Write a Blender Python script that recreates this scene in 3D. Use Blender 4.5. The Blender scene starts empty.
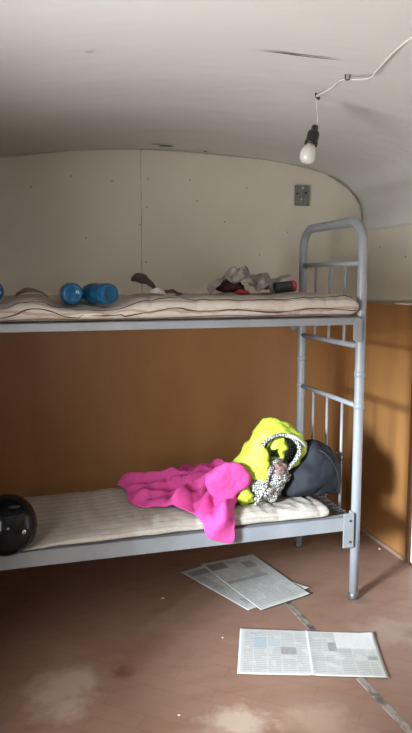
import bpy, bmesh, math, random
from mathutils import Vector, Matrix, noise
from mathutils.bvhtree import BVHTree
random.seed(7)
sc = bpy.context.scene
COL = sc.collection
PI = math.pi

# ------------------------------------------------------------ camera, light, exposure
cd = bpy.data.cameras.new('camera'); cam = bpy.data.objects.new('camera', cd); COL.objects.link(cam)
cd.sensor_width = 36; cd.lens = 668.72 / 733 * 36; cd.clip_start = .05
F = Vector((0.27238822, 0.95338018, -0.12988797)); R = Vector((0.96146264, -0.2749303, -0.00170913)); U = Vector((0.03733959, 0.12441688, 0.9915272))
M4 = Matrix((R, U, -F)).transposed().to_4x4(); M4.translation = (-1.4787, -2.66707, 1.48454)
cam.matrix_world = M4
sc.camera = cam

w = bpy.data.worlds.new('sky'); sc.world = w; w.use_nodes = True
bg = w.node_tree.nodes['Background']; bg.inputs[0].default_value = (.62, .76, 1, 1); bg.inputs[1].default_value = 1.0

def area(name, loc, rot, sx, sy, power, col):
    l = bpy.data.lights.new(name, 'AREA'); l.shape = 'RECTANGLE'; l.size = sx; l.size_y = sy; l.energy = power; l.color = col
    o = bpy.data.objects.new(name, l); COL.objects.link(o); o.location = loc; o.rotation_euler = rot
    return o
# daylight through the window in the left wall (the main light), plus an added fill light behind the camera
area('window_skylight', (-2.06, -1.2, 1.05), (0, -PI / 2, 0), .9, .76, 66, (1, .99, .97)).data.spread = math.radians(150)
LP = Vector((-4.55, -2.79, 2.0))
area('low_daylight', LP, (Vector((-.2, -.1, .68)) - LP).to_track_quat('-Z', 'Y').to_euler(), .62, .62, 1030, (.77, .89, 1))
area('rear_fill_light', (-.85, -4.72, 1.25), (PI / 2, 0, 0), .9, .7, 17, (1, .99, .97))
vs = sc.view_settings
vs.view_transform = 'Standard'; vs.look = 'None'; vs.exposure = -0.2; vs.gamma = 1; vs.use_curve_mapping = False

# ------------------------------------------------------------ helpers
def link(name, me, mat=None, parent=None):
    o = bpy.data.objects.new(name, me); COL.objects.link(o)
    if mat: me.materials.append(mat)
    if parent: o.parent = parent
    return o
def obj(name, bm, mat=None, parent=None, smooth=False, bevel=0):
    me = bpy.data.meshes.new(name)
    bmesh.ops.recalc_face_normals(bm, faces=bm.faces[:])
    bm.to_mesh(me); bm.free()
    if smooth:
        for p in me.polygons: p.use_smooth = True
    o = link(name, me, mat, parent)
    if bevel:
        b = o.modifiers.new('bevel', 'BEVEL'); b.width = bevel; b.segments = 2; b.limit_method = 'ANGLE'
    return o
def thing(name, label, cat, loc=(0, 0, 0), rz=0, group=None):
    o = bpy.data.objects.new(name, None); COL.objects.link(o)
    o.location = loc; o.rotation_euler = (0, 0, rz); o.empty_display_size = .05
    return tag(o, label, cat, group)
def tag(o, label, cat, group=None):
    o['label'] = label; o['category'] = cat
    if group: o['group'] = group
    return o
def struct(o):
    o['kind'] = 'structure'; return o
def box(bm, x0, x1, y0, y1, z0, z1):
    v = [bm.verts.new((x, y, z)) for x in (x0, x1) for y in (y0, y1) for z in (z0, z1)]
    for f in ((0, 1, 3, 2), (4, 6, 7, 5), (0, 4, 5, 1), (2, 3, 7, 6), (0, 2, 6, 4), (1, 5, 7, 3)):
        bm.faces.new([v[i] for i in f])
    return bm
def B(*a): return box(bmesh.new(), *a)
def catmull(pts, n):
    out = []
    P = [Vector(p) for p in pts]; P = [P[0] * 2 - P[1]] + P + [P[-1] * 2 - P[-2]]
    for i in range(1, len(P) - 2):
        for k in range(n):
            t = k / n; a, b, c, d = P[i - 1:i + 3]
            out.append(.5 * ((2 * b) + (c - a) * t + (2 * a - 5 * b + 4 * c - d) * t * t + (3 * b - a - 3 * c + d) * t ** 3))
    out.append(P[-2]); return out
def tube(bm, pts, r, seg=12, closed=False):
    P = [Vector(p) for p in pts]; n = len(P); rings = []
    rr = r if hasattr(r, '__len__') else [r] * n
    prev = None
    for i in range(n):
        t = (P[(i + 1) % n] - P[i - 1]) if (closed or 0 < i < n - 1) else (P[1] - P[0] if i == 0 else P[-1] - P[-2])
        t.normalize()
        if prev is None: a = t.orthogonal().normalized()
        else:
            a = prev - t * prev.dot(t)
            a = a.normalized() if a.length > 1e-6 else t.orthogonal().normalized()
        prev = a; b = t.cross(a)
        rings.append([bm.verts.new(P[i] + (a * math.cos(q) + b * math.sin(q)) * rr[i]) for q in [2 * PI * k / seg for k in range(seg)]])
    for i in range(n if closed else n - 1):
        A, C = rings[i], rings[(i + 1) % n]
        for k in range(seg): bm.faces.new((A[k], A[(k + 1) % seg], C[(k + 1) % seg], C[k]))
    if not closed:
        bm.faces.new(rings[0][::-1]); bm.faces.new(rings[-1])
    return bm
def T(pts, r, seg=12, closed=False): return tube(bmesh.new(), pts, r, seg, closed)
def lathe(prof, seg=24, mat4=None):
    bm = bmesh.new(); rings = []
    for r, z in prof:
        rings.append([bm.verts.new((r * math.cos(2 * PI * k / seg), r * math.sin(2 * PI * k / seg), z)) for k in range(seg)] if r > 1e-5 else [bm.verts.new((0, 0, z))])
    for A, C in zip(rings, rings[1:]):
        for k in range(seg):
            q = [A[k % len(A)], A[(k + 1) % len(A)], C[(k + 1) % len(C)], C[k % len(C)]]
            q = list(dict.fromkeys(q))
            if len(q) > 2: bm.faces.new(q)
    if mat4: bmesh.ops.transform(bm, matrix=mat4, verts=bm.verts[:])
    return bm
def fbm(p, o=4): return noise.fractal(Vector(p), 1.0, 2.0, o)
def densify(poly, step):
    out = []
    n = len(poly)
    for i in range(n):
        a = Vector(poly[i]); b = Vector(poly[(i + 1) % n]); k = max(1, int((b - a).length / step))
        out += [a.lerp(b, j / k) for j in range(k)]
    return out
def smooth_poly(poly, it=2):
    P = [Vector(p) for p in poly]
    for _ in range(it):
        P = [q for i in range(len(P)) for q in (P[i].lerp(P[(i + 1) % len(P)], .25), P[i].lerp(P[(i + 1) % len(P)], .75))]
    return P
def inflate(poly, y0, front, back, rings=14, amp=.01, freq=14, seed=0, power=2.2, zfloor=None, keep=None):
    """a closed lump whose outline in x, z is the polygon; it bulges `front` towards -y and `back` towards +y"""
    P = densify(smooth_poly(poly, 2), .012); c = sum(P, Vector((0, 0))) / len(P)
    bm = bmesh.new(); n = len(P)
    def lay(sign, d):
        L = []
        for k in range(rings):
            t = k / (rings - 1) ; t = math.sin(t * PI / 2)
            ring = []
            for q in P:
                v = c.lerp(q, t)
                y = y0 + sign * d * (max(0, 1 - t ** power)) ** .5
                ring.append(Vector((v.x, y, v.y)))
                if k == 0: break
            L.append(ring)
        return L
    def mk(v, nrm):
        p = v * freq + Vector((seed, seed * 2, 0)); d = amp * (abs(fbm(p, 4)) * 2 - .5)
        v = v + nrm * d
        if zfloor is not None: v.z = max(v.z, zfloor + .0006 * noise.noise(v * 40))
        return v
    vr = {}
    for sign, d in ((-1, front), (1, back)):
        L = lay(sign, d)
        for k in range(rings):
            for i, v in enumerate(L[k]):
                key = (sign if k < rings - 1 else 0, k, i)
                if key in vr: continue
                nr = Vector((v.x - c.x, (v.y - y0) * 1.2, v.z - c.y)); nr = nr.normalized() if nr.length > 1e-6 else Vector((0, sign, 0))
                vr[key] = bm.verts.new(mk(v, nr))
        g = lambda k, i: vr[(sign if k < rings - 1 else 0, k, 0 if k == 0 else i % n)]
        for k in range(rings - 1):
            for i in range(n):
                q = [g(k, i), g(k, i + 1), g(k + 1, i + 1), g(k + 1, i)]
                q = list(dict.fromkeys(q))
                bm.faces.new(q if sign < 0 else q[::-1])
    if keep:
        kill = [f for f in bm.faces if not keep(f.calc_center_median())]
        bmesh.ops.delete(bm, geom=kill, context='FACES')
    return bm
def pip(x, y, poly):
    s = False; n = len(poly)
    for i in range(n):
        (x1, y1), (x2, y2) = poly[i], poly[(i + 1) % n]
        if (y1 > y) != (y2 > y) and x < (x2 - x1) * (y - y1) / (y2 - y1) + x1: s = not s
    return s

# ------------------------------------------------------------ materials
class NT:
    def __init__(s, name):
        s.m = bpy.data.materials.new(name); s.m.use_nodes = True; s.t = s.m.node_tree; s.b = s.t.nodes['Principled BSDF']
        s.co = s.t.nodes.new('ShaderNodeTexCoord')
    def n(s, typ, **kw):
        o = s.t.nodes.new('ShaderNode' + typ)
        for k, v in kw.items(): setattr(o, k, v)
        return o
    def l(s, a, b): s.t.links.new(a, b)
    def mapping(s, scale=(1, 1, 1), rot=(0, 0, 0), loc=(0, 0, 0), src='Object'):
        m = s.n('Mapping'); m.inputs['Scale'].default_value = scale; m.inputs['Rotation'].default_value = rot; m.inputs['Location'].default_value = loc
        s.l(s.co.outputs[src], m.inputs[0]); return m.outputs[0]
    def noise(s, scale, vec=None, detail=5, rough=.6, dist=0):
        o = s.n('TexNoise'); o.inputs['Scale'].default_value = scale; o.inputs['Detail'].default_value = detail; o.inputs['Roughness'].default_value = rough; o.inputs['Distortion'].default_value = dist
        s.l(vec or s.co.outputs['Object'], o.inputs['Vector']); return o.outputs['Fac']
    def ramp(s, fac, stops):
        o = s.n('ValToRGB'); e = o.color_ramp.elements
        while len(e) < len(stops): e.new(.5)
        for q, (p, c) in zip(e, stops):
            q.position = p; q.color = (c if hasattr(c, '__len__') else (c, c, c)) + ((1,) if not hasattr(c, '__len__') or len(c) == 3 else ())
        s.l(fac, o.inputs[0]); return o.outputs[0]
    def mix(s, fac, a, b, mode='MIX'):
        o = s.n('Mix', data_type='RGBA', blend_type=mode)
        for sock, v in ((o.inputs[0], fac), (o.inputs[6], a), (o.inputs[7], b)):
            if isinstance(v, (int, float)): sock.default_value = v
            elif isinstance(v, tuple): sock.default_value = v + (1,) if len(v) == 3 else v
            else: s.l(v, sock)
        return o.outputs[2]
    def math(s, op, a, b=None, c=None):
        o = s.n('Math', operation=op)
        for i, v in enumerate((a, b, c)):
            if v is None: continue
            if isinstance(v, (int, float)): o.inputs[i].default_value = v
            else: s.l(v, o.inputs[i])
        return o.outputs[0]
    def sep(s, vec):
        o = s.n('SeparateXYZ'); s.l(vec, o.inputs[0]); return o.outputs
    def bump(s, h, strength=.3, dist=.01):
        o = s.n('Bump'); o.inputs['Strength'].default_value = strength; o.inputs['Distance'].default_value = dist
        s.l(h, o.inputs['Height']); s.l(o.outputs[0], s.b.inputs['Normal'])
    def done(s, col=None, rough=.6, metal=0, spec=.5):
        if col is not None:
            if isinstance(col, tuple): s.b.inputs['Base Color'].default_value = col + (1,)
            else: s.l(col, s.b.inputs['Base Color'])
        if isinstance(rough, (int, float)): s.b.inputs['Roughness'].default_value = rough
        else: s.l(rough, s.b.inputs['Roughness'])
        s.b.inputs['Metallic'].default_value = metal; s.b.inputs['Specular IOR Level'].default_value = spec
        return s.m
def simple(name, a, b=None, scale=20, rough=.6, metal=0, bump=0, bscale=60, spec=.5):
    t = NT(name); b = b or tuple(x * .8 for x in a)
    c = t.mix(t.ramp(t.noise(scale), [(.35, 0.0), (.7, 1.0)]), a, b)
    if bump: t.bump(t.noise(bscale), bump, .004)
    return t.done(c, rough, metal, spec)

# painted hardboard of the upper walls and ceiling
t = NT('wall_paint'); c = t.mix(t.ramp(t.noise(1.6, detail=6), [(.3, 0.0), (.75, 1.0)]), (.66, .63, .53), (.59, .56, .46))
c = t.mix(t.ramp(t.noise(30), [(.68, 0.0), (.8, .35)]), c, (.42, .39, .32)); t.bump(t.noise(9), .12, .01); m_wall = t.done(c, .65)
t = NT('ceiling_paint'); v = t.mapping((.8, 2, 1)); c = t.mix(t.ramp(t.noise(1.3, v, 5), [(.3, 0.0), (.75, 1.0)]), (.63, .63, .605), (.58, .58, .555))
c = t.mix(t.ramp(t.noise(22), [(.7, 0.0), (.82, .25)]), c, (.42, .39, .33)); t.bump(t.noise(2.2, t.mapping((.6, 1.6, 1)), 3), .22, .05); m_ceil = t.done(c, .6)
# varnished orange-brown hardboard
t = NT('brown_hardboard'); v = t.mapping((2.2, 2.2, .8)); c = t.mix(t.ramp(t.noise(2.2, v, 6), [(.3, 0.0), (.75, 1.0)]), (.34, .165, .055), (.28, .128, .042))
c = t.mix(t.ramp(t.noise(16), [(.66, 0.0), (.82, .45)]), c, (.19, .075, .023)); t.bump(t.noise(40), .05, .004); m_wood = t.done(c, .42, spec=.4)
m_jamb = simple('dark_varnished_wood', (.13, .06, .025), (.09, .04, .018), 12, .45)
m_base = simple('worn_baseboard_paint', (.30, .20, .14), (.22, .13, .09), 20, .5)
# brown linoleum with a faint parquet print and worn pale patches
t = NT('brown_linoleum')
v = t.mapping((1, 1, 1), (0, 0, math.radians(38)))
br = t.n('TexBrick'); br.offset = .5; br.inputs['Scale'].default_value = 1; br.inputs['Brick Width'].default_value = .34; br.inputs['Row Height'].default_value = .075; br.inputs['Mortar Size'].default_value = .003; br.inputs['Bias'].default_value = 0
br.inputs['Color1'].default_value = (.225, .130, .092, 1); br.inputs['Color2'].default_value = (.208, .117, .080, 1); br.inputs['Mortar'].default_value = (.186, .102, .068, 1)
t.l(v, br.inputs['Vector'])
c = t.mix(t.ramp(t.noise(2.6, detail=7, dist=.6), [(.35, 0.0), (.72, .8)]), br.outputs[0], (.225, .145, .108))
c = t.mix(t.ramp(t.noise(5, t.mapping((1, 3, 1), (0, 0, .7)), 6), [(.48, 0.0), (.75, .65)]), c, (.17, .085, .053))
pos = t.co.outputs['Object']
def patch(c, cx, cy, rad, col, amt, sy=1.0):
    d = t.n('VectorMath', operation='DISTANCE'); mp = t.n('Mapping'); mp.inputs['Scale'].default_value = (1, sy, 0); t.l(pos, mp.inputs[0]); t.l(mp.outputs[0], d.inputs[0]); d.inputs[1].default_value = (cx, cy * sy, 0)
    f = t.math('SUBTRACT', 1.0, t.math('DIVIDE', d.outputs['Value'], rad)); f = t.math('ADD', f, t.math('MULTIPLY', t.math('SUBTRACT', t.noise(9, detail=6), .5), 1.6))
    return t.mix(t.ramp(f, [(.25, 0.0), (.7, amt)]), c, col)
for a in ((-1.36, -.36, .19, (.42, .35, .29), .5, .7), (-.80, -.68, .17, (.46, .38, .30), .55, 1.2), (-1.14, -.30, .07, (.12, .05, .03), .8, 1), (-.55, -.80, .2, (.36, .26, .19), .5, 1), (-.02, -.30, .2, (.30, .22, .18), .6, 1), (-1.0, -.15, .22, (.17, .085, .053), .6, 1), (.02, -.02, .08, (.12, .09, .08), .6, 1)):
    c = patch(c, *a)
t.bump(t.noise(14), .08, .006); m_floor = t.done(c, t.ramp(t.noise(6), [(.3, .36), (.7, .55)]), spec=.45)
t = NT('seam_strip_metal'); c = t.mix(t.ramp(t.noise(20, t.mapping((1, .6, 1)), 6), [(.45, 0.0), (.57, 1.0)]), (.33, .285, .255), (.12, .10, .085)); m_strip = t.done(c, .45, .4)
# bed paint: pale blue-grey enamel with chips
t = NT('bed_enamel'); c = t.mix(t.ramp(t.noise(7), [(.35, 0.0), (.7, 1.0)]), (.265, .283, .302), (.22, .237, .255)); c = t.mix(t.ramp(t.noise(45, detail=3), [(.70, 0.0), (.74, 1.0)]), c, (.11, .08, .06)); m_bed = t.done(c, .38)
m_steel = simple('dull_dark_steel', (.12, .115, .11), None, 30, .5, .6)
# mattress ticking
def ticking(name, base, dirt, line, period, strength):
    t = NT(name); o = t.sep(t.co.outputs['Object'])
    y = t.math('ADD', o[1], t.math('MULTIPLY', t.math('SUBTRACT', t.noise(5, detail=3), .5), .05)); y = t.math('ADD', y, t.math('MULTIPLY', o[2], .9))
    s_ = t.math('FRACT', t.math('DIVIDE', y, period)); k = t.math('ABSOLUTE', t.math('SUBTRACT', s_, .5))
    msk = t.ramp(k, [(.0, 1.0), (.07, 1.0), (.12, 0.0)])
    c = t.mix(t.ramp(t.noise(4, detail=6), [(.35, 0.0), (.75, .8)]), base, dirt)
    c = t.mix(t.math('MULTIPLY', msk, strength), c, line)
    c = t.mix(t.ramp(t.noise(60, t.mapping((1, 2.5, 2)), 4), [(.45, 0.0), (.75, .5)]), c, dirt); t.bump(t.noise(30, detail=5), .5, .008); return t.done(c, .9, spec=.2)
m_mat_low = ticking('cream_ticking', (.50, .465, .41), (.33, .30, .26), (.27, .23, .20), .05, .5)
m_mat_up = ticking('grey_cream_ticking', (.55, .505, .45), (.40, .355, .31), (.26, .15, .11), .05, .6)
m_pipe = simple('brown_mattress_piping', (.10, .055, .04), None, 40, .9)
m_pink = simple('pink_fleece', (.68, .085, .33), (.58, .07, .28), 25, .95, bump=.3, bscale=120, spec=.15)
m_yellow = simple('fluorescent_yellow_shell', (.53, .67, .06), (.44, .58, .045), 15, .6, bump=.2, bscale=40)
def houndstooth(name, sz):
    t = NT(name); ch = t.n('TexChecker'); ch.inputs['Scale'].default_value = 1 / sz
    ch.inputs['Color1'].default_value = (.52, .52, .47, 1); ch.inputs['Color2'].default_value = (.06, .06, .06, 1)
    mp = t.mapping((1, 1, 1), (.5, .7, .3))
    ad = t.n('VectorMath', operation='ADD'); nz = t.n('TexNoise'); nz.inputs['Scale'].default_value = 12; t.l(mp, nz.inputs['Vector']); sc_ = t.n('VectorMath', operation='SCALE'); sc_.inputs['Scale'].default_value = .02
    t.l(nz.outputs['Color'], sc_.inputs[0]); t.l(mp, ad.inputs[0]); t.l(sc_.outputs[0], ad.inputs[1]); t.l(ad.outputs[0], ch.inputs['Vector'])
    return t.done(ch.outputs[0], .85, spec=.2)
m_check = houndstooth('black_and_white_check', .0078)
m_white_cloth = simple('white_cloth_trim', (.72, .72, .66), None, 30, .9)
m_brownprint = simple('maroon_printed_cloth', (.09, .02, .025), (.34, .26, .22), 45, .9)
m_bag = simple('charcoal_cloth', (.016, .019, .025), (.010, .012, .017), 12, .75, bump=.35, bscale=26, spec=.3)
t = NT('glossy_black_shell'); m_helmet = t.done(t.mix(t.ramp(t.noise(8), [(.4, 0.0), (.6, 1.0)]), (.004, .004, .005), (.006, .006, .007)), .12, spec=.12)
t = NT('smoked_visor'); m_visor = t.done(t.mix(t.noise(3), (.006, .007, .009), (.012, .012, .014)), .08, spec=.2)
m_chrome = simple('chrome', (.75, .75, .75), None, 20, .15, 1)
m_rubber = simple('black_rubber', (.012, .012, .012), None, 40, .6)
t = NT('blue_plastic'); t.b.inputs['Transmission Weight'].default_value = .6; t.b.inputs['IOR'].default_value = 1.35; m_blue = t.done(t.mix(t.ramp(t.noise(14), [(.4, 0.0), (.6, 1.0)]), (.02, .15, .33), (.03, .21, .42)), .12)
m_bluecap = simple('dark_blue_cap', (.02, .09, .28), None, 30, .4)
m_scrap = simple('old_paper', (.32, .29, .26), (.15, .135, .12), 30, .9)
m_strip_paper = simple('brown_paper', (.22, .18, .13), (.15, .12, .09), 30, .9)
m_whitepaper = simple('white_paper', (.70, .68, .64), None, 30, .9)
m_leaf = simple('dark_brown_leather', (.085, .06, .045), (.05, .035, .027), 30, .8)
m_maroon = simple('dark_maroon_cloth', (.06, .017, .017), (.035, .012, .013), 30, .9, bump=.3)
m_red = simple('red_plastic', (.42, .03, .025), None, 30, .5)
m_blackmetal = simple('black_tin', (.022, .022, .024), None, 30, .45)
m_bake = simple('black_bakelite', (.012, .012, .012), None, 30, .35)
t = NT('frosted_bulb_glass'); t.b.inputs['Transmission Weight'].default_value = .35; t.b.inputs['Subsurface Weight'].default_value = .0; m_bulb = t.done(t.mix(t.noise(10), (.80, .78, .74), (.76, .74, .70)), .22)
m_cable = simple('white_cable', (.66, .64, .60), None, 30, .5)
m_greybox = simple('grey_painted_metal', (.20, .205, .19), (.15, .155, .145), 25, .5, .2)
m_hole = simple('black_hole', (.01, .01, .01), None, 30, .9)
m_screw = simple('pale_screw_head', (.6, .6, .57), None, 30, .4, .3)
m_dirt = simple('dark_crack', (.06, .05, .04), (.14, .12, .1), 40, .95)
m_caulk = simple('joint_filler', (.50, .46, .38), (.24, .20, .15), 24, .9)
m_nail = simple('rusty_nail', (.05, .04, .03), None, 40, .8)
m_door = simple('white_gloss_paint', (.82, .82, .80), (.76, .76, .74), 5, .35)
m_frame = simple('white_window_paint', (.7, .7, .68), None, 5, .5)
# newspaper print: columns of grey text lines, headlines and a few tinted blocks, on unit UV
def newsprint(name, cols, rows, blocks, fold=None, seed=0.0, headline=None):
    t = NT(name); u = t.sep(t.co.outputs['UV']); x, y = u[0], u[1]
    base = t.mix(t.ramp(t.noise(6, t.mapping(loc=(seed, 0, 0), src='UV')), [(.3, 0.0), (.7, 1.0)]), (.43, .43, .41), (.37, .37, .345))
    fx = t.math('FRACT', t.math('MULTIPLY', x, cols)); fy = t.math('FRACT', t.math('MULTIPLY', y, rows))
    ink = t.math('MULTIPLY', t.math('GREATER_THAN', fx, .09), t.math('LESS_THAN', fy, .55))
    brk = t.math('GREATER_THAN', t.noise(3.2, t.mapping((cols * .35, rows * .08, 1), loc=(seed, seed, 0), src='UV'), 1), .40)
    mar = t.math('MULTIPLY', t.math('MULTIPLY', t.math('GREATER_THAN', x, .04), t.math('LESS_THAN', x, .96)), t.math('MULTIPLY', t.math('GREATER_THAN', y, .05), t.math('LESS_THAN', y, .94)))
    ink = t.math('MULTIPLY', t.math('MULTIPLY', ink, brk), mar)
    c = t.mix(t.math('MULTIPLY', ink, .55), base, (.24, .24, .24))
    for (x0, x1, y0, y1, col, a) in blocks:
        m = t.math('MULTIPLY', t.math('MULTIPLY', t.math('GREATER_THAN', x, x0), t.math('LESS_THAN', x, x1)), t.math('MULTIPLY', t.math('GREATER_THAN', y, y0), t.math('LESS_THAN', y, y1)))
        m = t.math('MULTIPLY', m, t.ramp(t.noise(40, t.mapping(src='UV'), 4), [(.3, a), (.7, a * .6)]))
        c = t.mix(m, c, col)
    if fold is not None:
        m = t.math('LESS_THAN', t.math('ABSOLUTE', t.math('SUBTRACT', x, fold)), .008); c = t.mix(t.math('MULTIPLY', m, .7), c, (.62, .62, .58))
    return t.done(c, .85, spec=.2)
D = (.16, .16, .17)
m_news_a = newsprint('newsprint_spread', 10, 27, [(.10, .20, .55, .78, (.25, .33, .38), .8), (.22, .29, .62, .78, (.3, .36, .4), .6), (.30, .41, .42, .58, (.20, .19, .18), .9), (.08, .16, .86, .9, (.2, .25, .3), .6), (.64, .70, .52, .72, D, .8), (.68, .80, .50, .58, (.28, .28, .28), .7), (.52, .66, .30, .40, (.3, .3, .3), .6), (.90, .97, .36, .44, D, .7), (.53, .66, .84, .88, (.35, .35, .35), .5), (.70, .98, .60, .98, (.53, .53, .50), .8), (.0, .035, .3, .9, (.35, .42, .46), .4)], .5, 0.0)
m_news_b = newsprint('newsprint_front_page', 5, 34, [(.05, .36, .80, .93, (.13, .10, .09), .9), (.62, .82, .72, .86, D, .85), (.40, .60, .86, .92, (.2, .2, .2), .6), (.05, .80, .50, .555, (.17, .17, .17), .8), (.60, .74, .55, .66, (.24, .24, .24), .75), (.08, .5, .60, .64, (.3, .3, .3), .5)], None, 3.7)
m_news_c = newsprint('newsprint_back_page', 5, 46, [(.05, .5, .82, .92, (.14, .14, .15), .85), (.06, .2, .45, .75, (.22, .22, .22), .7), (.1, .4, .1, .2, D, .6)], None, 8.1)

# ------------------------------------------------------------ the setting
YB, YF, XL, XR = .969, -4.65, -1.97, .53
PROF = [(-1.97, 1.76), (-1.955, 1.86), (-1.905, 1.945), (-1.81, 2.015), (-1.65, 2.070), (-1.42, 2.115), (-1.15, 2.148), (-.9, 2.168), (-.65, 2.174), (-.4, 2.167), (-.12, 2.152), (.1, 2.127), (.25, 2.095), (.36, 2.055), (.44, 2.0), (.495, 1.944), (.523, 1.87), (.53, 1.76)]
def ceil_z(x):
    for (a, za), (b, zb) in zip(PROF, PROF[1:]):
        if a <= x <= b: return za + (zb - za) * (x - a) / (b - a)
    return PROF[0][1]
prof = catmull([(x, 0, z) for x, z in PROF], 4)
# vaulted ceiling: sheet bent over the ribs, slightly sagging between them
bm = bmesh.new(); ny = 60; rows = []
def sag(x, y):
    return -.006 * (1 - math.cos((y + .55) * 2 * PI / 1.22)) * max(0, min(1, (2.1 - abs(x + .72) * 1.7)))*.5 + .004 * noise.noise(Vector((x * 1.5, y * 2.2, 3)))
for j in range(ny + 1):
    y = YF - .05 + (YB + .1 - YF) * j / ny
    rows.append([bm.verts.new((p.x, y, p.z + (sag(p.x, y) if 4 < i < len(prof) - 5 else 0))) for i, p in enumerate(prof)])
for a, b in zip(rows, rows[1:]):
    for i in range(len(prof) - 1): bm.faces.new((a[i], a[i + 1], b[i + 1], b[i]))
ceil = struct(obj('ceiling', bm, m_ceil, None, True))
so = ceil.modifiers.new('thickness', 'SOLIDIFY'); so.thickness = .03; so.offset = 1
# make the shell grow outwards
ceil.data.flip_normals() if ceil.data.polygons[len(ceil.data.polygons) // 2].normal.z < 0 else None
struct(obj('floor', B(XL - .1, .75, YF - .1, YB + .08, -.04, 0), m_floor))
# end walls follow the vault
def end_wall(name, y0, y1, hole=None):
    bm = bmesh.new(); n = len(prof)
    if hole is None:
        cols = [(p.x, 0, p.z + .01) for p in prof]
        f = [[bm.verts.new((x, y, z)) for x, z0, z in cols] for y in (y0, y1)]; g = [[bm.verts.new((x, y, 0)) for x, z0, z in cols] for y in (y0, y1)]
        for k in range(2):
            for i in range(n - 1): bm.faces.new((f[k][i], f[k][i + 1], g[k][i + 1], g[k][i]))
        for i in range(n - 1):
            bm.faces.new((f[0][i], f[0][i + 1], f[1][i + 1], f[1][i])); bm.faces.new((g[0][i], g[0][i + 1], g[1][i + 1], g[1][i]))
        for i in (0, n - 1): bm.faces.new((f[0][i], f[1][i], g[1][i], g[0][i]))
    else:
        x0, x1, z0, z1 = hole
        box(bm, XL, XR, y0, y1, 0, z0); box(bm, XL, x0, y0, y1, z0, 1.76); box(bm, x1, XR, y0, y1, z0, 1.76); box(bm, x0, x1, y0, y1, z1, 1.76)
        for a, b in zip(prof, prof[1:]):
            v = [bm.verts.new((x, y, z)) for y in (y0, y1) for x, z in ((a.x, 1.76), (b.x, 1.76), (b.x, b.z + .01), (a.x, a.z + .01))]
            for q in ((0, 1, 2, 3), (4, 5, 6, 7), (3, 2, 6, 7)):
                try: bm.faces.new([v[i] for i in q])
                except ValueError: pass
    return struct(obj(name, bm, m_wall))
wb = end_wall('wall_back', YB, YB + .06)
wf = end_wall('wall_front', YF - .06, YF, (-1.3, -.4, .9, 1.6))  # opening added to let the rear fill light in
# left wall with a window opening
WY0, WY1, WZ0, WZ1 = -1.58, -.82, .55, 1.50
bm = bmesh.new()
box(bm, XL - .06, XL, YF, WY0, 0, 1.80); box(bm, XL - .06, XL, WY1, YB + .06, 0, 1.80); box(bm, XL - .06, XL, WY0, WY1, 0, WZ0); box(bm, XL - .06, XL, WY0, WY1, WZ1, 1.80)
wl = struct(obj('wall_left', bm, m_wall))
bm = bmesh.new()
box(bm, XR, XR + .06, .255, YB + .06, 0, 1.80); box(bm, XR, XR + .06, YF, -.6, 0, 1.80); box(bm, XR, XR + .06, -.6, .255, 1.72, 1.80)
wr = struct(obj('wall_right', bm, m_wall))
# brown hardboard up to 1.35 m, standing a little proud of the upper walls
ZW = 1.35; XW = .46
obj('hardboard_panel', B(XL + .05, XW, YB - .012, YB, 0, ZW), m_wood, wb)
obj('hardboard_panel', B(XW, XR, .29, YB, 0, ZW), m_wood, wr)
obj('hardboard_panel', B(XW, XR, YF, -.64, 0, ZW), m_wood, wr)
bm = bmesh.new(); box(bm, XL, XL + .05, YF, WY0 - .03, 0, ZW); box(bm, XL, XL + .05, WY1 + .03, YB, 0, ZW); box(bm, XL, XL + .05, WY0 - .03, WY1 + .03, 0, WZ0 - .03); obj('hardboard_panel', bm, m_wood, wl)
obj('hardboard_panel', B(XL + .05, XW, YF, YF + .012, 0, .87), m_wood, wf)
struct(obj('trim_1', B(XW - .004, XR, .30, .47, ZW, ZW + .007), m_door, None, bevel=.002))      # white cap on the panelling
struct(obj('baseboard_right', B(XW - .012, XW, .30, YB - .012, 0, .022), m_base, None, bevel=.003))
struct(obj('baseboard_back', B(XL + .05, XW - .012, YB - .024, YB - .012, 0, .022), m_base, None, bevel=.003))
# doorway at the right edge
d1 = struct(obj('door_1', B(XW + .003, XW + .045, -.56, .250, .012, 1.70), m_door, None, bevel=.004))
bm = bmesh.new(); box(bm, XW - .004, XR + .02, .252, .29, 0, 1.74); box(bm, XW - .004, XR + .02, -.64, -.602, 0, 1.74); box(bm, XW - .004, XR + .02, -.602, .252, 1.70, 1.74)
obj('door_frame', bm, m_jamb, d1, bevel=.003)
hb = T([(XW, -.50, .92), (XW - .05, -.50, .92), (XW - .05, -.40, .92)], .008); obj('door_handle', hb, m_chrome, d1, True)
# windows
def window(n, loc, rz, wd, ht):
    bm = bmesh.new()
    for a in ((-wd / 2, -wd / 2 + .04, 0, ht), (wd / 2 - .04, wd / 2, 0, ht), (-wd / 2, wd / 2, 0, .04), (-wd / 2, wd / 2, ht - .04, ht), (wd * .33 - .012, wd * .33 + .012, 0, ht)):
        box(bm, a[0], a[1], -.02, .02, a[2], a[3])
    o = struct(obj(n, bm, m_frame)); o.location = loc; o.rotation_euler = (0, 0, rz)
    return o
window('window_1', (XL - .03, (WY0 + WY1) / 2, WZ0), PI / 2, WY1 - WY0, WZ1 - WZ0)
window('added_fill_window', (-.85, YF - .03, .9), 0, .9, .7)  # unseen window, added to frame the rear fill light
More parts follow.
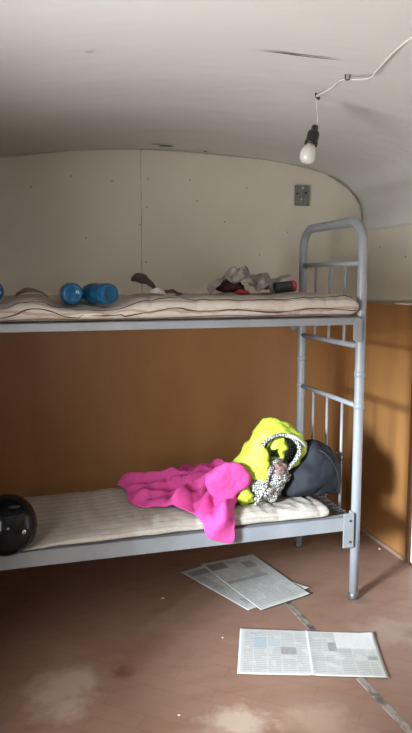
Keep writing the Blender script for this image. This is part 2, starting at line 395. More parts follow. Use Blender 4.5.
# metal strip over the linoleum seam
bm = bmesh.new(); L = []
for k in range(40):
    y = .12 - k * .045; x = -.318 + .047 * (.089 - y); wv = .003 * noise.noise(Vector((y * 3, 0, 0)))
    L.append([bm.verts.new((x + s * .0165 + wv, y, z)) for s, z in ((-1, 0), (-.8, .0022), (.8, .0022), (1, 0))])
for a, b in zip(L, L[1:]):
    for i in range(3): bm.faces.new((a[i], a[i + 1], b[i + 1], b[i]))
struct(obj('trim_2', bm, m_strip))
# marks of the wall and ceiling sheets
bm = bmesh.new(); prev = None
for k in range(26):
    z = 2.168 - k * .033; x = -.80 - .004 * (k / 25) + .0025 * noise.noise(Vector((0, 0, z * 9))); wd = .0022 + .0012 * noise.noise(Vector((3, 0, z * 14)))
    cur = [bm.verts.new((x - wd, YB - .0006, z)), bm.verts.new((x + wd, YB - .0006, z))]
    if prev: bm.faces.new((prev[0], prev[1], cur[1], cur[0]))
    prev = cur
obj('panel_seam', bm, m_caulk, wb)
pts = catmull([(-1.55, YB - .002, ceil_z(-1.55) - .004), (-1.17, YB - .002, 2.143), (-.80, YB - .002, 2.168), (-.44, YB - .002, 2.163), (-.06, YB - .002, 2.144), (.12, YB - .002, 2.118), (.25, YB - .002, 2.09)], 8)
obj('cornice_gap', T(pts, [.0011 + .0008 * noise.noise(p * 9) for p in pts], 5), m_caulk, wb)
pts = catmull([(.30, YB - .003, 2.075), (.345, YB - .003, 2.055), (.435, YB - .003, 1.998), (.488, YB - .003, 1.942), (.515, YB - .003, 1.88), (.521, YB - .003, 1.80), (.522, YB - .003, 1.36)], 8)
obj('corner_joint', T(pts, [.0045 + .003 * noise.noise(p * 22) for p in pts], 6), m_caulk, wb)
for x, z in ((-.956, 2.0), (-.762, 2.017), (-.529, 2.021), (-.779, 1.576), (-1.169, 2.017), (-.809, 1.774), (-1.373, 1.954), (-.49, 1.91), (-.77, 1.87), (-.2, 1.99), (.05, 1.75), (-.12, 1.62), (-1.1, 1.70), (-.33, 1.80)):
    obj('nail', lathe([(0, .0012), (.0028, .0012), (.0036, 0)], 8, Matrix.Translation((x, YB, z)) @ Matrix.Rotation(PI / 2, 4, 'X')), m_nail, wb)
for y, z in ((.677, 1.789), (.764, 1.662), (.50, 1.60)):
    obj('nail', lathe([(0, .0012), (.0038, .0012), (.0046, 0)], 8, Matrix.Translation((XR, y, z)) @ Matrix.Rotation(-PI / 2, 4, 'Y')), m_nail, wr)
def on_ceiling(name, pts, wid, mat, dz=.004):
    P = catmull([(x, y, 0) for x, y in pts], 8); bm = bmesh.new(); prev = None; n = len(P)
    for i, p in enumerate(P):
        s = math.sin(PI * (i + .3) / (n - .4)) ** .7 * wid * (1 + .4 * noise.noise(p * 30))
        a, b = [bm.verts.new((p.x, p.y + e * s, ceil_z(p.x) + sag(p.x, p.y) - dz)) for e in (-1, 1)]
        if prev: bm.faces.new((prev[0], prev[1], b, a))
        prev = (a, b)
    return obj(name, bm, mat, ceil)
on_ceiling('crack', [(-.74, -.665), (-.66, -.655), (-.60, -.652), (-.53, -.655), (-.46, -.66)], .0042, m_dirt)
on_ceiling('peeled_spot', [(-1.255, -.622), (-1.241, -.623), (-1.228, -.622)], .005, m_caulk)
on_ceiling('peeled_spot', [(-.475, .90), (-.462, .90), (-.45, .90)], .012, m_dirt)
on_ceiling('peeled_spot', [(-.78, .80), (-.75, .80), (-.72, .805)], .012, m_caulk)
on_ceiling('peeled_spot', [(-.73, .84), (-.70, .835), (-.65, .84)], .016, m_dirt)

# ------------------------------------------------------------ bunk bed
W = .633; ZT = 1.738; RP = .0215; X0 = -1.76
bed = thing('bunk_bed', 'pale blue-grey steel bunk bed with barred ends against the back wall', 'bunk bed', (0, 0, 0))
def end_frame(x):
    r = .105; pts = [(x, 0, 0), (x, 0, .5), (x, 0, 1.1), (x, 0, ZT - r)]
    pts += [(x, r - r * math.cos(a), ZT - r + r * math.sin(a)) for a in [PI / 2 * k / 8 for k in range(1, 9)]]
    pts += [(x, W - r + r * math.sin(a), ZT - r + r * math.cos(a)) for a in [PI / 2 * k / 8 for k in range(0, 9)]]
    pts += [(x, W, 1.1), (x, W, .5), (x, W, 0)]
    obj('end_hoop', T(pts, RP, 18), m_bed, bed, True)
    for y in (0, W):
        obj('foot_cap', lathe([(0, 0), (.0235, 0), (.0245, .004), (.0235, .03), (RP, .031)], 18, Matrix.Translation((x, y, 0))), m_steel, bed, True)
        for z in (1.06, .895):
            obj('joint_collar', lathe([(RP, -.013), (.0245, -.012), (.0245, .012), (RP, .013)], 18, Matrix.Translation((x, y, z + (.0 if z > 1 else .02)))), m_bed, bed, True)
    for z, rr in ((1.5536, .0115), (1.1847, .0125), (.9117, .0115)):
        obj('crossbar', T([(x, RP * .8, z), (x, W - RP * .8, z)], rr, 12), m_bed, bed, True)
    for k in (1, 2, 3):
        y = W * k / 4
        obj('spindle', T([(x, y, 1.184), (x, y, 1.5536)], .0068, 10), m_bed, bed, True)
        obj('spindle', T([(x, y, .385), (x, y, .9117)], .0068, 10), m_bed, bed, True)
    for z0, z1 in ((.352, .394), (1.280, 1.317)):
        s = 1 if x > -1 else -1
        bm = B(x - s * .012 - .004, x - s * .012 + .004, .02, W - .02, z0, z1); box(bm, min(x - s * .012, x - s * .045), max(x - s * .012, x - s * .045), .02, W - .02, z1 - .006, z1)
        obj('end_rail', bm, m_bed, bed, bevel=.0015)
end_frame(0); end_frame(X0)
def side_rail(y, s, z0, z1):
    # angle-iron rail: upright face outside, flange turned in; s = +1 for the front rail
    yo = y - s * .030; bm = B(X0 + .03, -.022, min(yo, yo + s * .005), max(yo, yo + s * .005), z0, z1)
    box(bm, X0 + .03, -.022, min(yo, yo + s * .036), max(yo, yo + s * .036), z1 - .005, z1)
    return obj('side_rail', bm, m_bed, bed, bevel=.002)
for y, s in ((0, 1), (W, -1)):
    side_rail(y, s, .3446, .412); side_rail(y, s, 1.284, 1.318)
    for x, e in ((-.022, 1), (X0 + .022, -1)):
        # hooked corner bracket of the lower bed
        yo = y - s * .031; bm = B(min(x, x - e * .055), max(x, x - e * .055), min(yo, yo + s * .006), max(yo, yo + s * .006), .262, .425)
        box(bm, min(x, x - e * .006), max(x, x - e * .006), min(yo, yo + s * .045), max(yo, yo + s * .045), .262, .425)
        br_ = obj('corner_bracket', bm, m_bed, bed, bevel=.004)
        for z in (.29, .39):
            obj('bolt', lathe([(0, .004), (.005, .004), (.006, 0)], 10, Matrix.Translation((x - e * .02, yo, z)) @ Matrix.Rotation(s * PI / 2, 4, 'X')), m_steel, br_)
        # rounded plate of the upper bed
        pl = bmesh.new(); rim = []
        for k in range(28):
            a = 2 * PI * k / 28; rim.append((.021 * math.cos(a), (.034 if math.sin(a) > 0 else -.034) + .021 * math.sin(a)))
        f0 = [pl.verts.new((x - e * .012 + a, yo - s * .008, 1.262 + b)) for a, b in rim]; f1 = [pl.verts.new((x - e * .012 + a, yo + s * .002, 1.262 + b)) for a, b in rim]
        pl.faces.new(f0); pl.faces.new(f1[::-1])
        for k in range(28): pl.faces.new((f0[k], f0[(k + 1) % 28], f1[(k + 1) % 28], f1[k]))
        obj('end_plate', pl, m_bed, bed, bevel=.002)
# sprung wire mesh under each mattress
for zt in (.4065, 1.3125):
    bm = bmesh.new()
    for k in range(1, 12): tube(bm, [(X0 + .03, W * k / 12, zt - .006), (-.03, W * k / 12, zt - .006)], .0022, 5)
    for k in range(1, 34): tube(bm, [(X0 + .05 * k + .03, .01, zt - .002), (X0 + .05 * k + .03, W - .01, zt - .002)], .0018, 5)
    o = obj('wire_mesh', bm, m_steel, bed)
bm = bmesh.new()
for k in range(9):
    pts = [(-.025 - .08 * (i / 12) + .008 * math.sin(i * 1.9), .05 + .063 * k + .013 * math.cos(i * 1.57), .404 + .010 * abs(math.sin(i * .8))) for i in range(13)]
    tube(bm, pts, .0025, 5)
obj('end_springs', bm, m_steel, bed)

# ------------------------------------------------------------ mattresses
SURF = {}
def top_z(k, x, y):
    h = SURF[k].ray_cast(Vector((x, y, 3)), Vector((0, 0, -1)))
    return h[0].z if h[0] else None
def seat(root, k, gap=.0008):
    """lower or raise a thing until it just rests on the mattress"""
    bpy.context.view_layer.update(); best = None
    for o in [root] + list(root.children):
        if o.type != 'MESH': continue
        for v in o.data.vertices:
            p = o.matrix_world @ v.co; z = top_z(k, p.x, p.y)
            if z is not None: best = p.z - z if best is None else min(best, p.z - z)
    root.location.z -= best - gap
    return root
def mattress(name, label, x0, x1, y0, y1, z0, z1, mat, seed, wob, pipe, shape):
    nx, ns = 260, 64; bm = bmesh.new(); rings = []
    hx, yc, zc = (x1 - x0), (y0 + y1) / 2, (z0 + z1) / 2; hy = (y1 - y0) / 2; hz = (z1 - z0) / 2
    def surf(u, a):
        x = x0 + hx * u
        e = min(1, u * hx / .035, (1 - u) * hx / .035); e = (1 - (1 - e) ** 2) ** .5 if e < 1 else 1
        e = max(e, .12)
        ca, sa = math.cos(a), math.sin(a); n_ = .28
        cy = math.copysign(abs(ca) ** n_, ca); sz = math.copysign(abs(sa) ** (n_ + .3), sa)
        y = yc + hy * cy * (1 - .02 * (1 - e)); z = zc + hz * sz * (.35 + .65 * e)
        y += wob * noise.noise(Vector((x * 3.1, seed, cy))) + wob * .5 * noise.noise(Vector((x * 9, seed + 4, 0)))
        if sa > -.2:
            t_ = abs(math.sin(x * PI / .19 + .6 * noise.noise(Vector((x, y * 4, seed))))) ** .5
            t2 = abs(math.sin((y - y0) * PI / .155)) ** .5
            k = max(0, sa + .2) / 1.2
            z += k * (.008 * (t_ - .7) + .006 * (t2 - .7) + .007 * noise.noise(Vector((x * 3, y * 5, seed))) + .009 * (.35 - abs(noise.noise(Vector((x * 13, y * 7, seed + 2))))) + .006 * noise.noise(Vector((x * 26, y * 24, seed))))
            y -= math.copysign(1, -cy) * -.006 * (1 - t_) * (abs(cy) > .9)
            z = z0 + (z - z0) * shape(x, y)
        z = max(z, z0)
        return Vector((x, y, z))
    for i in range(nx + 1):
        rings.append([bm.verts.new(surf(i / nx, 2 * PI * k / ns)) for k in range(ns)])
    for a, b in zip(rings, rings[1:]):
        for k in range(ns): bm.faces.new((a[k], a[(k + 1) % ns], b[(k + 1) % ns], b[k]))
    bm.faces.new(rings[0][::-1]); bm.faces.new(rings[-1])
    bm.normal_update(); SURF[name + str(seed)] = BVHTree.FromBMesh(bm)
    o = tag(obj(name, bm, mat, None, True), label, 'mattress')
    for ang, rad in pipe:
        pts = []
        for i in range(121):
            u = .01 + .98 * i / 120
            p = surf(u, ang + .35 * noise.noise(Vector((u * 7, ang, seed))))
            d = Vector((0, p.y - yc, (p.z - zc) * 2)); d.normalize(); pts.append(p + d * .001)
        obj('piping', T(pts, [rad * (1 + .7 * noise.noise(q * 14)) for q in pts], 6), m_pipe, o, True)
    return o
mattress('mattress', 'thin cream tufted mattress lying on the lower bunk', -1.72, -.150, -.036, .575, .413, .470, m_mat_low, 1.0, .012, [(PI * 1.12, .0018)], lambda x, y: (1 - .38 * max(0, min(1, (-.7 - x) / .6))) * (1 - .75 * math.exp(-((x + 1.53) / .16) ** 2 - ((y - .02) / .2) ** 2)))
mattress('mattress', 'grey-white mattress with brown wavy piping lying on the upper bunk', -1.73, -.035, -.046, .66, 1.3185, 1.410, m_mat_up, 5.0, .014, [(PI * 1.03, .0024), (PI * .80, .0022), (PI * 1.2, .0016)], lambda x, y: 1 - .42 * math.exp(-((x + 1.19) / .17) ** 4 - (y / .24) ** 2) - .3 * math.exp(-((x + 1.6) / .12) ** 4 - (y / .24) ** 2))

# ------------------------------------------------------------ pink blanket over the lower mattress
def drape(name, outline, mat, zbase, fold, label, cat, th=.006, edge=-.042, drop=None, rings=30, seed=0):
    P = densify(smooth_poly(outline, 2), .010); c = sum(P, Vector((0, 0))) / len(P)
    bm = bmesh.new(); L = [[bm.verts.new((c.x, c.y, 0))]]
    n = len(P)
    for k in range(1, rings + 1): L.append([bm.verts.new((c.lerp(q, k / rings).x, c.lerp(q, k / rings).y, 0)) for q in P])
    for k in range(rings):
        for i in range(n):
            q = list(dict.fromkeys([L[k][i % len(L[k])], L[k][(i + 1) % len(L[k])], L[k + 1][(i + 1) % n], L[k + 1][i]])); bm.faces.new(q)
    for k, ring in enumerate(L):
        for v in ring:
            x, y = v.co.x, v.co.y; h = fold(x, y, k / rings)
            zm = top_z('mattress1.0', x, max(y, -.02)); zb = zm if zm else zbase
            if y >= edge: v.co.z = max(zb, .445) + h
            else:
                e = edge - y; b = min(e, .02)
                v.co.y = edge - b * .8 - h * .55; v.co.z = max(zb, .445) + h * .4 - max(0, e - .012)
    o = tag(obj(name, bm, mat, None, True), label, cat)
    s = o.modifiers.new('thickness', 'SOLIDIFY'); s.thickness = th; s.offset = 1
    sb = o.modifiers.new('soft', 'SUBSURF'); sb.levels = sb.render_levels = 1
    return o
def ridge(x, y, ax, ay, bx, by, w, h):
    d = Vector((bx - ax, by - ay)); l = d.length; d /= l; q = Vector((x - ax, y - ay)); t_ = q.dot(d); s = abs(q.x * d.y - q.y * d.x)
    if t_ < 0 or t_ > l: s = math.hypot(s, -t_ if t_ < 0 else t_ - l)
    return h * math.exp(-(s / w) ** 2)
RID = [(-.98, .53, -.63, .56, .035, .035), (-.95, .32, -.60, .40, .03, .035), (-.90, .20, -.62, .26, .03, .03), (-.66, .58, -.60, .45, .04, .05), (-.58, .46, -.46, .36, .06, .075), (-.72, .10, -.56, .24, .03, .035), (-.66, -.10, -.60, .20, .028, .03), (-.73, -.10, -.68, .12, .02, .02), (-.85, .44, -.66, .40, .022, .02), (-.62, .10, -.55, .07, .04, .06), (-.50, .42, -.50, .25, .05, .10), (-1.0, .45, -.85, .36, .02, .02)]
def pfold(x, y, t_):
    h = sum(ridge(x, y, *q) for q in RID) * .62
    dx, dy = x + .47, y - .36; rho = math.hypot(dx, dy); phi = math.atan2(dy, dx)
    wv = noise.noise(Vector((x * 5, y * 5, 4)))
    f = abs(math.sin(phi * 5.2 + 1.6 * wv + rho * 2.0)); h += .075 * (1 - f) ** 1.6 * min(1, rho / .12)
    f = abs(math.sin(phi * 9.0 - 2.2 * wv + 1.0)); h += .034 * (1 - f) * min(1, rho / .2)
    h += .012 * abs(noise.noise(Vector((x * 11, y * 15, 2)))) + .004 * noise.noise(Vector((x * 26, y * 30, 1)))
    return max(.002, h * (1 - t_ ** 8 * .8)) + .004
PINK = [(-1.03, .545), (-.975, .585), (-.925, .575), (-.853, .575), (-.741, .60), (-.66, .60), (-.61, .56), (-.57, .53), (-.50, .53), (-.45, .46), (-.45, .30), (-.50, .13), (-.56, .06), (-.60, -.005), (-.612, -.08), (-.605, -.160), (-.66, -.150), (-.735, -.125), (-.745, -.05), (-.765, .05), (-.88, .156), (-.98, .20), (-1.01, .30), (-.99, .40), (-1.0, .48)]
bl = drape('blanket', PINK, m_pink, .472, pfold, 'bright pink fleece blanket crumpled on the lower bunk, hanging over its rail', 'blanket')

FLAP = [(-0.714, 0.618), (-0.677, 0.651), (-0.618, 0.677), (-0.568, 0.691), (-0.53, 0.67), (-0.497, 0.618), (-0.511, 0.568), (-0.558, 0.545), (-0.585, 0.516), (-0.641, 0.507), (-0.696, 0.553)]
obj('folded_flap', inflate(FLAP, .055, .020, .05, 18, .012, 10, 9, 4.0), m_pink, bl, True)

# ------------------------------------------------------------ black bag and yellow jacket at the head of the lower bunk
bag = thing('bag', 'stuffed charcoal black cloth bag behind the yellow jacket on the lower bunk', 'bag', (-.16, .16, .47))
BAG = [(-0.314, 0.466), (-0.31, 0.523), (-0.281, 0.588), (-0.246, 0.653), (-0.202, 0.717), (-0.146, 0.737), (-0.078, 0.708), (-0.025, 0.655), (-0.012, 0.584), (-0.012, 0.505), (-0.03, 0.466), (-0.098, 0.466), (-0.212, 0.466)]
def shift(o, root): o.data.transform(Matrix.Translation(-root.location)); o.parent = root; return o
shift(obj('bag_body', inflate(BAG, .165, .11, .13, 18, .014, 6, 3, 2.6, .468), m_bag, None, True), bag)
pts = catmull([(-.17, .12, .705), (-.125, .072, .685), (-.08, .057, .62), (-.055, .062, .54), (-.05, .085, .49)], 8)
shift(obj('seam', T(pts, .0035, 6), m_rubber, None, True), bag)
pts = catmull([(-.045, .12, .672), (-.022, .115, .668), (-.012, .115, .648), (-.022, .115, .63)], 6)
shift(obj('loop', T(pts, .004, 6), m_rubber, None, True), bag)

jk = thing('jacket', 'fluorescent yellow hooded jacket with black-and-white checked lining heaped against the black bag', 'jacket', (-.40, .2, .47))
HOOD = [(-0.491, 0.542), (-0.539, 0.57), (-0.564, 0.628), (-0.511, 0.68), (-0.458, 0.756), (-0.424, 0.806), (-0.38, 0.841), (-0.326, 0.842), (-0.266, 0.815), (-0.22, 0.774), (-0.188, 0.714), (-0.197, 0.662), (-0.232, 0.63), (-0.273, 0.605), (-0.302, 0.578), (-0.342, 0.562), (-0.392, 0.538), (-0.441, 0.523)]
OPEN = smooth_poly([(-0.422, 0.638), (-0.442, 0.699), (-0.433, 0.745), (-0.399, 0.775), (-0.351, 0.79), (-0.297, 0.777), (-0.258, 0.746), (-0.247, 0.708), (-0.261, 0.672), (-0.3, 0.637), (-0.334, 0.602), (-0.378, 0.597)], 2)
OP = [(p.x, p.y) for p in OPEN]
def hood_keep(s):
    def k(c):
        if c.y > .155: return True
        return not pip(-.346 + (c.x + .346) / s, .69 + (c.z - .69) / s, OP)
    return k
o = shift(obj('hood', inflate(HOOD, .155, .085, .075, 28, .013, 12, 1, 2.6, None, hood_keep(1.0)), m_yellow, None, True), jk)
s = o.modifiers.new('thickness', 'SOLIDIFY'); s.thickness = .005; s.offset = 0
HC = Vector((-.346, .69)); HL = [tuple(HC + (Vector(q) - HC) * .93) for q in HOOD]
o = shift(obj('lining', inflate(HL, .155, .075, .065, 28, .013, 12, 1, 2.6, None, hood_keep(.97)), m_check, None, True), jk)
s = o.modifiers.new('thickness', 'SOLIDIFY'); s.thickness = .004; s.offset = 0
# rolled edge of the hood opening: checked binding
def on_hood(x, z, dy=0):
    d = min(1, math.hypot((x + .346) / .17, (z - .69) / .15)); return Vector((x, .155 - .085 * max(0, 1 - d ** 2.6) ** .5 + dy, z))
rim = [on_hood(p.x, p.y, -.004 + .004 * noise.noise(Vector((p.x * 30, p.y * 30, 0)))) for p in OPEN]
shift(obj('hood_binding', T(rim, [.009 + .003 * noise.noise(q * 25) for q in rim], 8, True), m_check, None, True), jk)
pts = catmull([(-.316, .075, .785), (-.271, .078, .768), (-.231, .09, .735), (-.208, .11, .70), (-.212, .12, .662), (-.238, .115, .635)], 6)
shift(obj('brim_edge', T(pts, [.008] * len(pts), 8), m_white_cloth, None, True), jk)
BODY = [(-0.483, 0.474), (-0.503, 0.511), (-0.498, 0.562), (-0.469, 0.602), (-0.436, 0.637), (-0.387, 0.671), (-0.318, 0.665), (-0.283, 0.629), (-0.292, 0.573), (-0.321, 0.532), (-0.341, 0.482), (-0.395, 0.474), (-0.444, 0.474)]
shift(obj('checked_body', inflate(BODY, .12, .070, .08, 18, .022, 13, 6, 2.4, .473), m_check, None, True), jk)
YL = [(-0.534, 0.476), (-0.558, 0.518), (-0.554, 0.568), (-0.511, 0.574), (-0.482, 0.534), (-0.472, 0.487), (-0.501, 0.476)]
shift(obj('hem', inflate(YL, .085, .035, .05, 10, .012, 20, 2, 2.2, .473), m_yellow, None, True), jk)
YS = [(-0.448, 0.59), (-0.449, 0.654), (-0.454, 0.705), (-0.445, 0.741), (-0.421, 0.744), (-0.406, 0.702), (-0.396, 0.65), (-0.4, 0.604), (-0.419, 0.569)]
shift(obj('facing', inflate(YS, .072, .016, .02, 10, .008, 20, 4, 2.2), m_yellow, None, True), jk)
YT = [(-0.394, 0.728), (-0.375, 0.759), (-0.341, 0.775), (-0.312, 0.764), (-0.302, 0.726), (-0.306, 0.684), (-0.325, 0.662), (-0.34, 0.692), (-0.346, 0.725), (-0.365, 0.721), (-0.384, 0.704)]
shift(obj('collar', inflate(YT, .115, .028, .03, 8, .008, 20, 5, 2.2), m_yellow, None, True), jk)
PR = [(-0.371, 0.665), (-0.343, 0.667), (-0.318, 0.642), (-0.327, 0.61), (-0.361, 0.595), (-0.381, 0.629)]
shift(obj('printed_pocket', inflate(PR, .062, .016, .03, 10, .008, 25, 7, 2.2), m_brownprint, None, True), jk)
pts = catmull([(-.40, .050, .655), (-.415, .046, .61), (-.425, .046, .56), (-.455, .048, .51), (-.475, .054, .478)], 6)
shift(obj('zip', T(pts, .006, 6), m_check, None, True), jk)

# ------------------------------------------------------------ helmet at the foot of the lower bunk
HX, HY, HZ, HR = -1.542, .012, .518, .119
hel = thing('helmet', 'glossy black motorcycle helmet resting on the foot of the lower bunk', 'helmet', (HX, HY, HZ - HR))
def ell(nu, nv, rx, ry, rz, fn, keep):
    bm = bmesh.new(); g = []
    for j in range(nv + 1):
        th = PI * j / nv; row = []
        for i in range(nu):
            ph = 2 * PI * i / nu; v = Vector((rx * math.sin(th) * math.cos(ph), ry * math.sin(th) * math.sin(ph), rz * math.cos(th))); row.append(bm.verts.new(fn(v)))
        g.append(row)
    for j in range(nv):
        for i in range(nu):
            q = [g[j][i], g[j][(i + 1) % nu], g[j + 1][(i + 1) % nu], g[j + 1][i]]
            c = sum((v.co for v in q), Vector()) / 4
            if keep(c): bm.faces.new(q)
    bmesh.ops.remove_doubles(bm, verts=bm.verts[:], dist=1e-5)
    bmesh.ops.delete(bm, geom=[v for v in bm.verts if not v.link_faces], context='VERTS')
    return bm
def hshape(v):
    v = v.copy(); v.y *= 1.10 if v.y < 0 else 1.04
    if v.z < -.02: v.x *= 1 - .5 * (-.02 - v.z); v.y -= .15 * (-.02 - v.z)
    return v
face = lambda c: c.y < -.055 and -.055 < c.z < .062 and abs(c.x) < .108
obj('shell', ell(64, 44, HR, HR, HR, hshape, lambda c: not face(c) and c.z > -.099), m_helmet, hel, True).location = (0, 0, HR)
s = hel.children[0].modifiers.new('thickness', 'SOLIDIFY'); s.thickness = .012; s.offset = -1
vz = obj('visor', ell(64, 44, HR + .003, HR + .003, HR + .003, hshape, lambda c: c.y < -.045 and -.065 < c.z < .072 and abs(c.x) < .124), m_visor, hel, True); vz.location = (0, 0, HR)
s = vz.modifiers.new('thickness', 'SOLIDIFY'); s.thickness = .003; s.offset = 1
for sx in (-1, 1):
    nrm = Vector((sx * .52, -.85, .02)).normalized(); q = nrm.to_track_quat('Z', 'Y').to_matrix().to_4x4()
    pv = obj('visor_pivot', lathe([(0, .006), (.006, .006), (.0075, .0045), (.009, .004), (.011, .0)], 18, Matrix.Translation(Vector((sx * .066, -.112, HR + .002))) @ q), m_chrome, hel, True)
tr = [hshape(Vector((.058 * math.cos(a), .058 * math.sin(a), -.097))) + Vector((0, 0, HR)) for a in [2 * PI * k / 40 for k in range(40)]]
obj('edge_trim', T(tr, .005, 6, True), m_rubber, hel, True)
obj('air_vent', ell(20, 10, .022, .012, .007, lambda v: v + Vector((.035, -.09, HR + .098)), lambda c: True), m_rubber, hel, True)

# ------------------------------------------------------------ things on the upper mattress
ZU = 1.398
def bottle(loc, rz, label):
    b = thing('water_bottle', label, 'bottle', loc, rz, 'blue bottles on the upper bunk')
    A = Matrix.Translation((0, 0, .043)) @ Matrix.Rotation(PI / 2, 4, 'X')      # lies along y, base towards the viewer (-y)
    pr = [(0, -.000 + .012), (.020, .010), (.030, 0), (.038, .004), (.0415, .014), (.0415, .055), (.0395, .060), (.0415, .066), (.0415, .095), (.0395, .100), (.0415, .106), (.0415, .145), (.036, .175), (.024, .200), (.0145, .212), (.0145, .228), (0, .228)]
    obj('bottle_body', lathe([(r, -z) for r, z in pr], 28, A), m_blue, b, True)
    obj('cap', lathe([(0, -.246), (.0150, -.246), (.0160, -.244), (.0160, -.226), (0, -.226)], 20, A), m_bluecap, b, True)
    for z in (.035, .125): obj('ring_groove', lathe([(.0412, -z + .002), (.0425, -z), (.0412, -z - .002)], 28, A), m_blue, b, True)
    return seat(b, 'mattress5.0')
bottle((-1.257, .0, ZU - .018), .0, 'round-based blue plastic bottle lying on the upper mattress, left of the touching pair')
bottle((-1.108, .005, ZU - .018), .42, 'blue plastic bottle lying slantwise on the upper mattress, right of the touching pair')
bottle((-1.558, .02, ZU + .004), .0, 'blue bottle on the upper mattress cut off by the left photo edge')
def scrap(name, label, cat, outline, loc, rz, mat, curl, th=.0015, group=None, tilt=(0, 0), seed=0, lift=0):
    """a small curled sheet: outline in its own plane, bent and crumpled"""
    P = densify(smooth_poly(outline, 1), .006); c = sum(P, Vector((0, 0))) / len(P); bm = bmesh.new(); Rn = 8
    L = [[bm.verts.new((c.x, c.y, 0))]] + [[bm.verts.new((c.lerp(q, k / Rn).x, c.lerp(q, k / Rn).y, 0)) for q in P] for k in range(1, Rn + 1)]
    n = len(P)
    for k in range(Rn):
        for i in range(n): bm.faces.new(list(dict.fromkeys([L[k][i % len(L[k])], L[k][(i + 1) % len(L[k])], L[k + 1][(i + 1) % n], L[k + 1][i]])))
    for v in bm.verts: v.co.z = curl(v.co.x, v.co.y) + .007 * noise.noise(Vector((v.co.x * 28, v.co.y * 28, seed)))
    bmesh.ops.rotate(bm, cent=(0, 0, 0), matrix=Matrix.Rotation(tilt[0], 3, 'X') @ Matrix.Rotation(tilt[1], 3, 'Y'), verts=bm.verts[:])
    mz = min(v.co.z for v in bm.verts)
    for v in bm.verts: v.co.z -= mz
    o = obj(name, bm, mat, None, True); o.location = loc; o.rotation_euler = (0, 0, rz)
    s = o.modifiers.new('thickness', 'SOLIDIFY'); s.thickness = th; s.offset = 1
    if loc[2] > 1: seat(o, 'mattress5.0', .001 + lift)
    return tag(o, label, cat, group)
arch = lambda h, l: (lambda x, y: h * max(0, 1 - (x / l) ** 2))
scrap('paper_scrap', 'curled beige paper strip on the upper mattress, left of the blue bottles', 'paper', [(-.07, -.03), (.02, -.045), (.085, -.015), (.05, .03), (-.05, .035)], (-1.41, .30, ZU), .15, m_strip_paper, arch(.042, .085), tilt=(.2, .0), seed=1)
scrap('leather_scrap', 'dark brown curled leather scrap standing on the upper mattress below the wall seam', 'scrap', [(-.055, -.045), (.0, -.07), (.065, -.035), (.085, .01), (.01, .06), (-.05, .055)], (-.93, .33, ZU), -.2, m_leaf, arch(.05, .085), tilt=(.35, .35), seed=2)
scrap('paper_scrap', 'small white torn paper triangle on the upper mattress beside the brown leather scrap', 'paper', [(-.045, -.012), (.035, -.03), (.05, .03), (0, .02)], (-.885, .20, ZU), .1, m_whitepaper, arch(.016, .05), tilt=(.5, .1), seed=3)
scrap('leather_scrap', 'flat crumpled dark scrap on the upper mattress right of the white paper triangle', 'scrap', [(-.05, -.025), (.04, -.03), (.06, .01), (.02, .03), (-.04, .03)], (-.795, .30, ZU), .1, m_leaf, arch(.016, .06), tilt=(.25, .05), seed=4)
# the heap at the head end
def lump(name, label, cat, poly, y0, f, b, mat, amp, fr, seed):
    o = obj(name, inflate(poly, y0, f, b, 10, amp, fr, seed, 2.2, ZU - .004), mat, None, True); seat(o, 'mattress5.0'); return tag(o, label, cat)
lump('cloth_rag', 'dark maroon crumpled rag at the left of the heap on the upper bunk', 'rag', [(-.585, 1.398), (-.582, 1.432), (-.549, 1.452), (-.490, 1.458), (-.456, 1.432), (-.451, 1.398), (-.485, 1.395)], .30, .06, .05, m_maroon, .012, 22, 2)
scrap('newspaper', 'crumpled pale newspaper sheet leaning at the left foot of the heap on the upper bunk', 'newspaper', [(-.05, -.03), (.04, -.03), (.06, .03), (-.02, .035)], (-.605, .23, ZU), .3, m_scrap, arch(.022, .06), tilt=(.2, -.75), seed=7)
scrap('newspaper', 'crumpled grey newspaper sprawling over the middle of the heap on the upper bunk', 'newspaper', [(-.13, -.06), (-.02, -.075), (.12, -.06), (.15, .02), (.05, .07), (-.06, .06), (-.14, .03)], (-.42, .28, ZU), -.1, m_scrap, lambda x, y: .045 * math.exp(-((x + .06) / .05) ** 2) + .03 * math.exp(-((x - .05) / .04) ** 2) + .014 * math.sin(x * 70 + y * 50) + .010 * math.sin(y * 110 - x * 40), tilt=(.5, .15), seed=8)
scrap('newspaper', 'grey newspaper twist sticking up at the back left of the heap on the upper bunk', 'newspaper', [(-.05, -.035), (.02, -.04), (.06, 0), (.02, .04), (-.05, .03)], (-.50, .38, ZU + .012), .2, m_scrap, arch(.045, .06), tilt=(.85, .3), seed=9, lift=.03)
scrap('leather_scrap', 'dark pointed leather flap standing behind the black tin on the upper bunk', 'scrap', [(-.06, -.02), (.055, -.03), (.02, .05), (-.02, .05)], (-.325, .41, ZU), .0, m_leaf, arch(.02, .07), tilt=(1.1, .1), seed=10, lift=.012)
scrap('newspaper', 'pointed grey newspaper corner rising beside the black tin on the upper bunk', 'newspaper', [(-.09, -.03), (.09, -.008), (.095, .008), (-.07, .04)], (-.285, .33, ZU + .012), .1, m_scrap, arch(.01, .1), tilt=(.3, -.42), seed=11, lift=.014)
can = thing('tin_can', 'black tin with a red end lying on the upper bunk', 'tin', (-.268, .24, ZU), 0)
A = Matrix.Translation((0, 0, .027)) @ Matrix.Rotation(PI / 2 - .08, 4, 'Y')
obj('can_body', lathe([(0, -.05), (.024, -.05), (.026, -.047), (.026, .036), (.0255, .038), (0, .038)], 24, A), m_blackmetal, can, True)
obj('can_end', lathe([(.0265, .034), (.0272, .036), (.0272, .049), (.025, .052), (0, .050)], 24, A), m_red, can, True)
seat(can, 'mattress5.0')
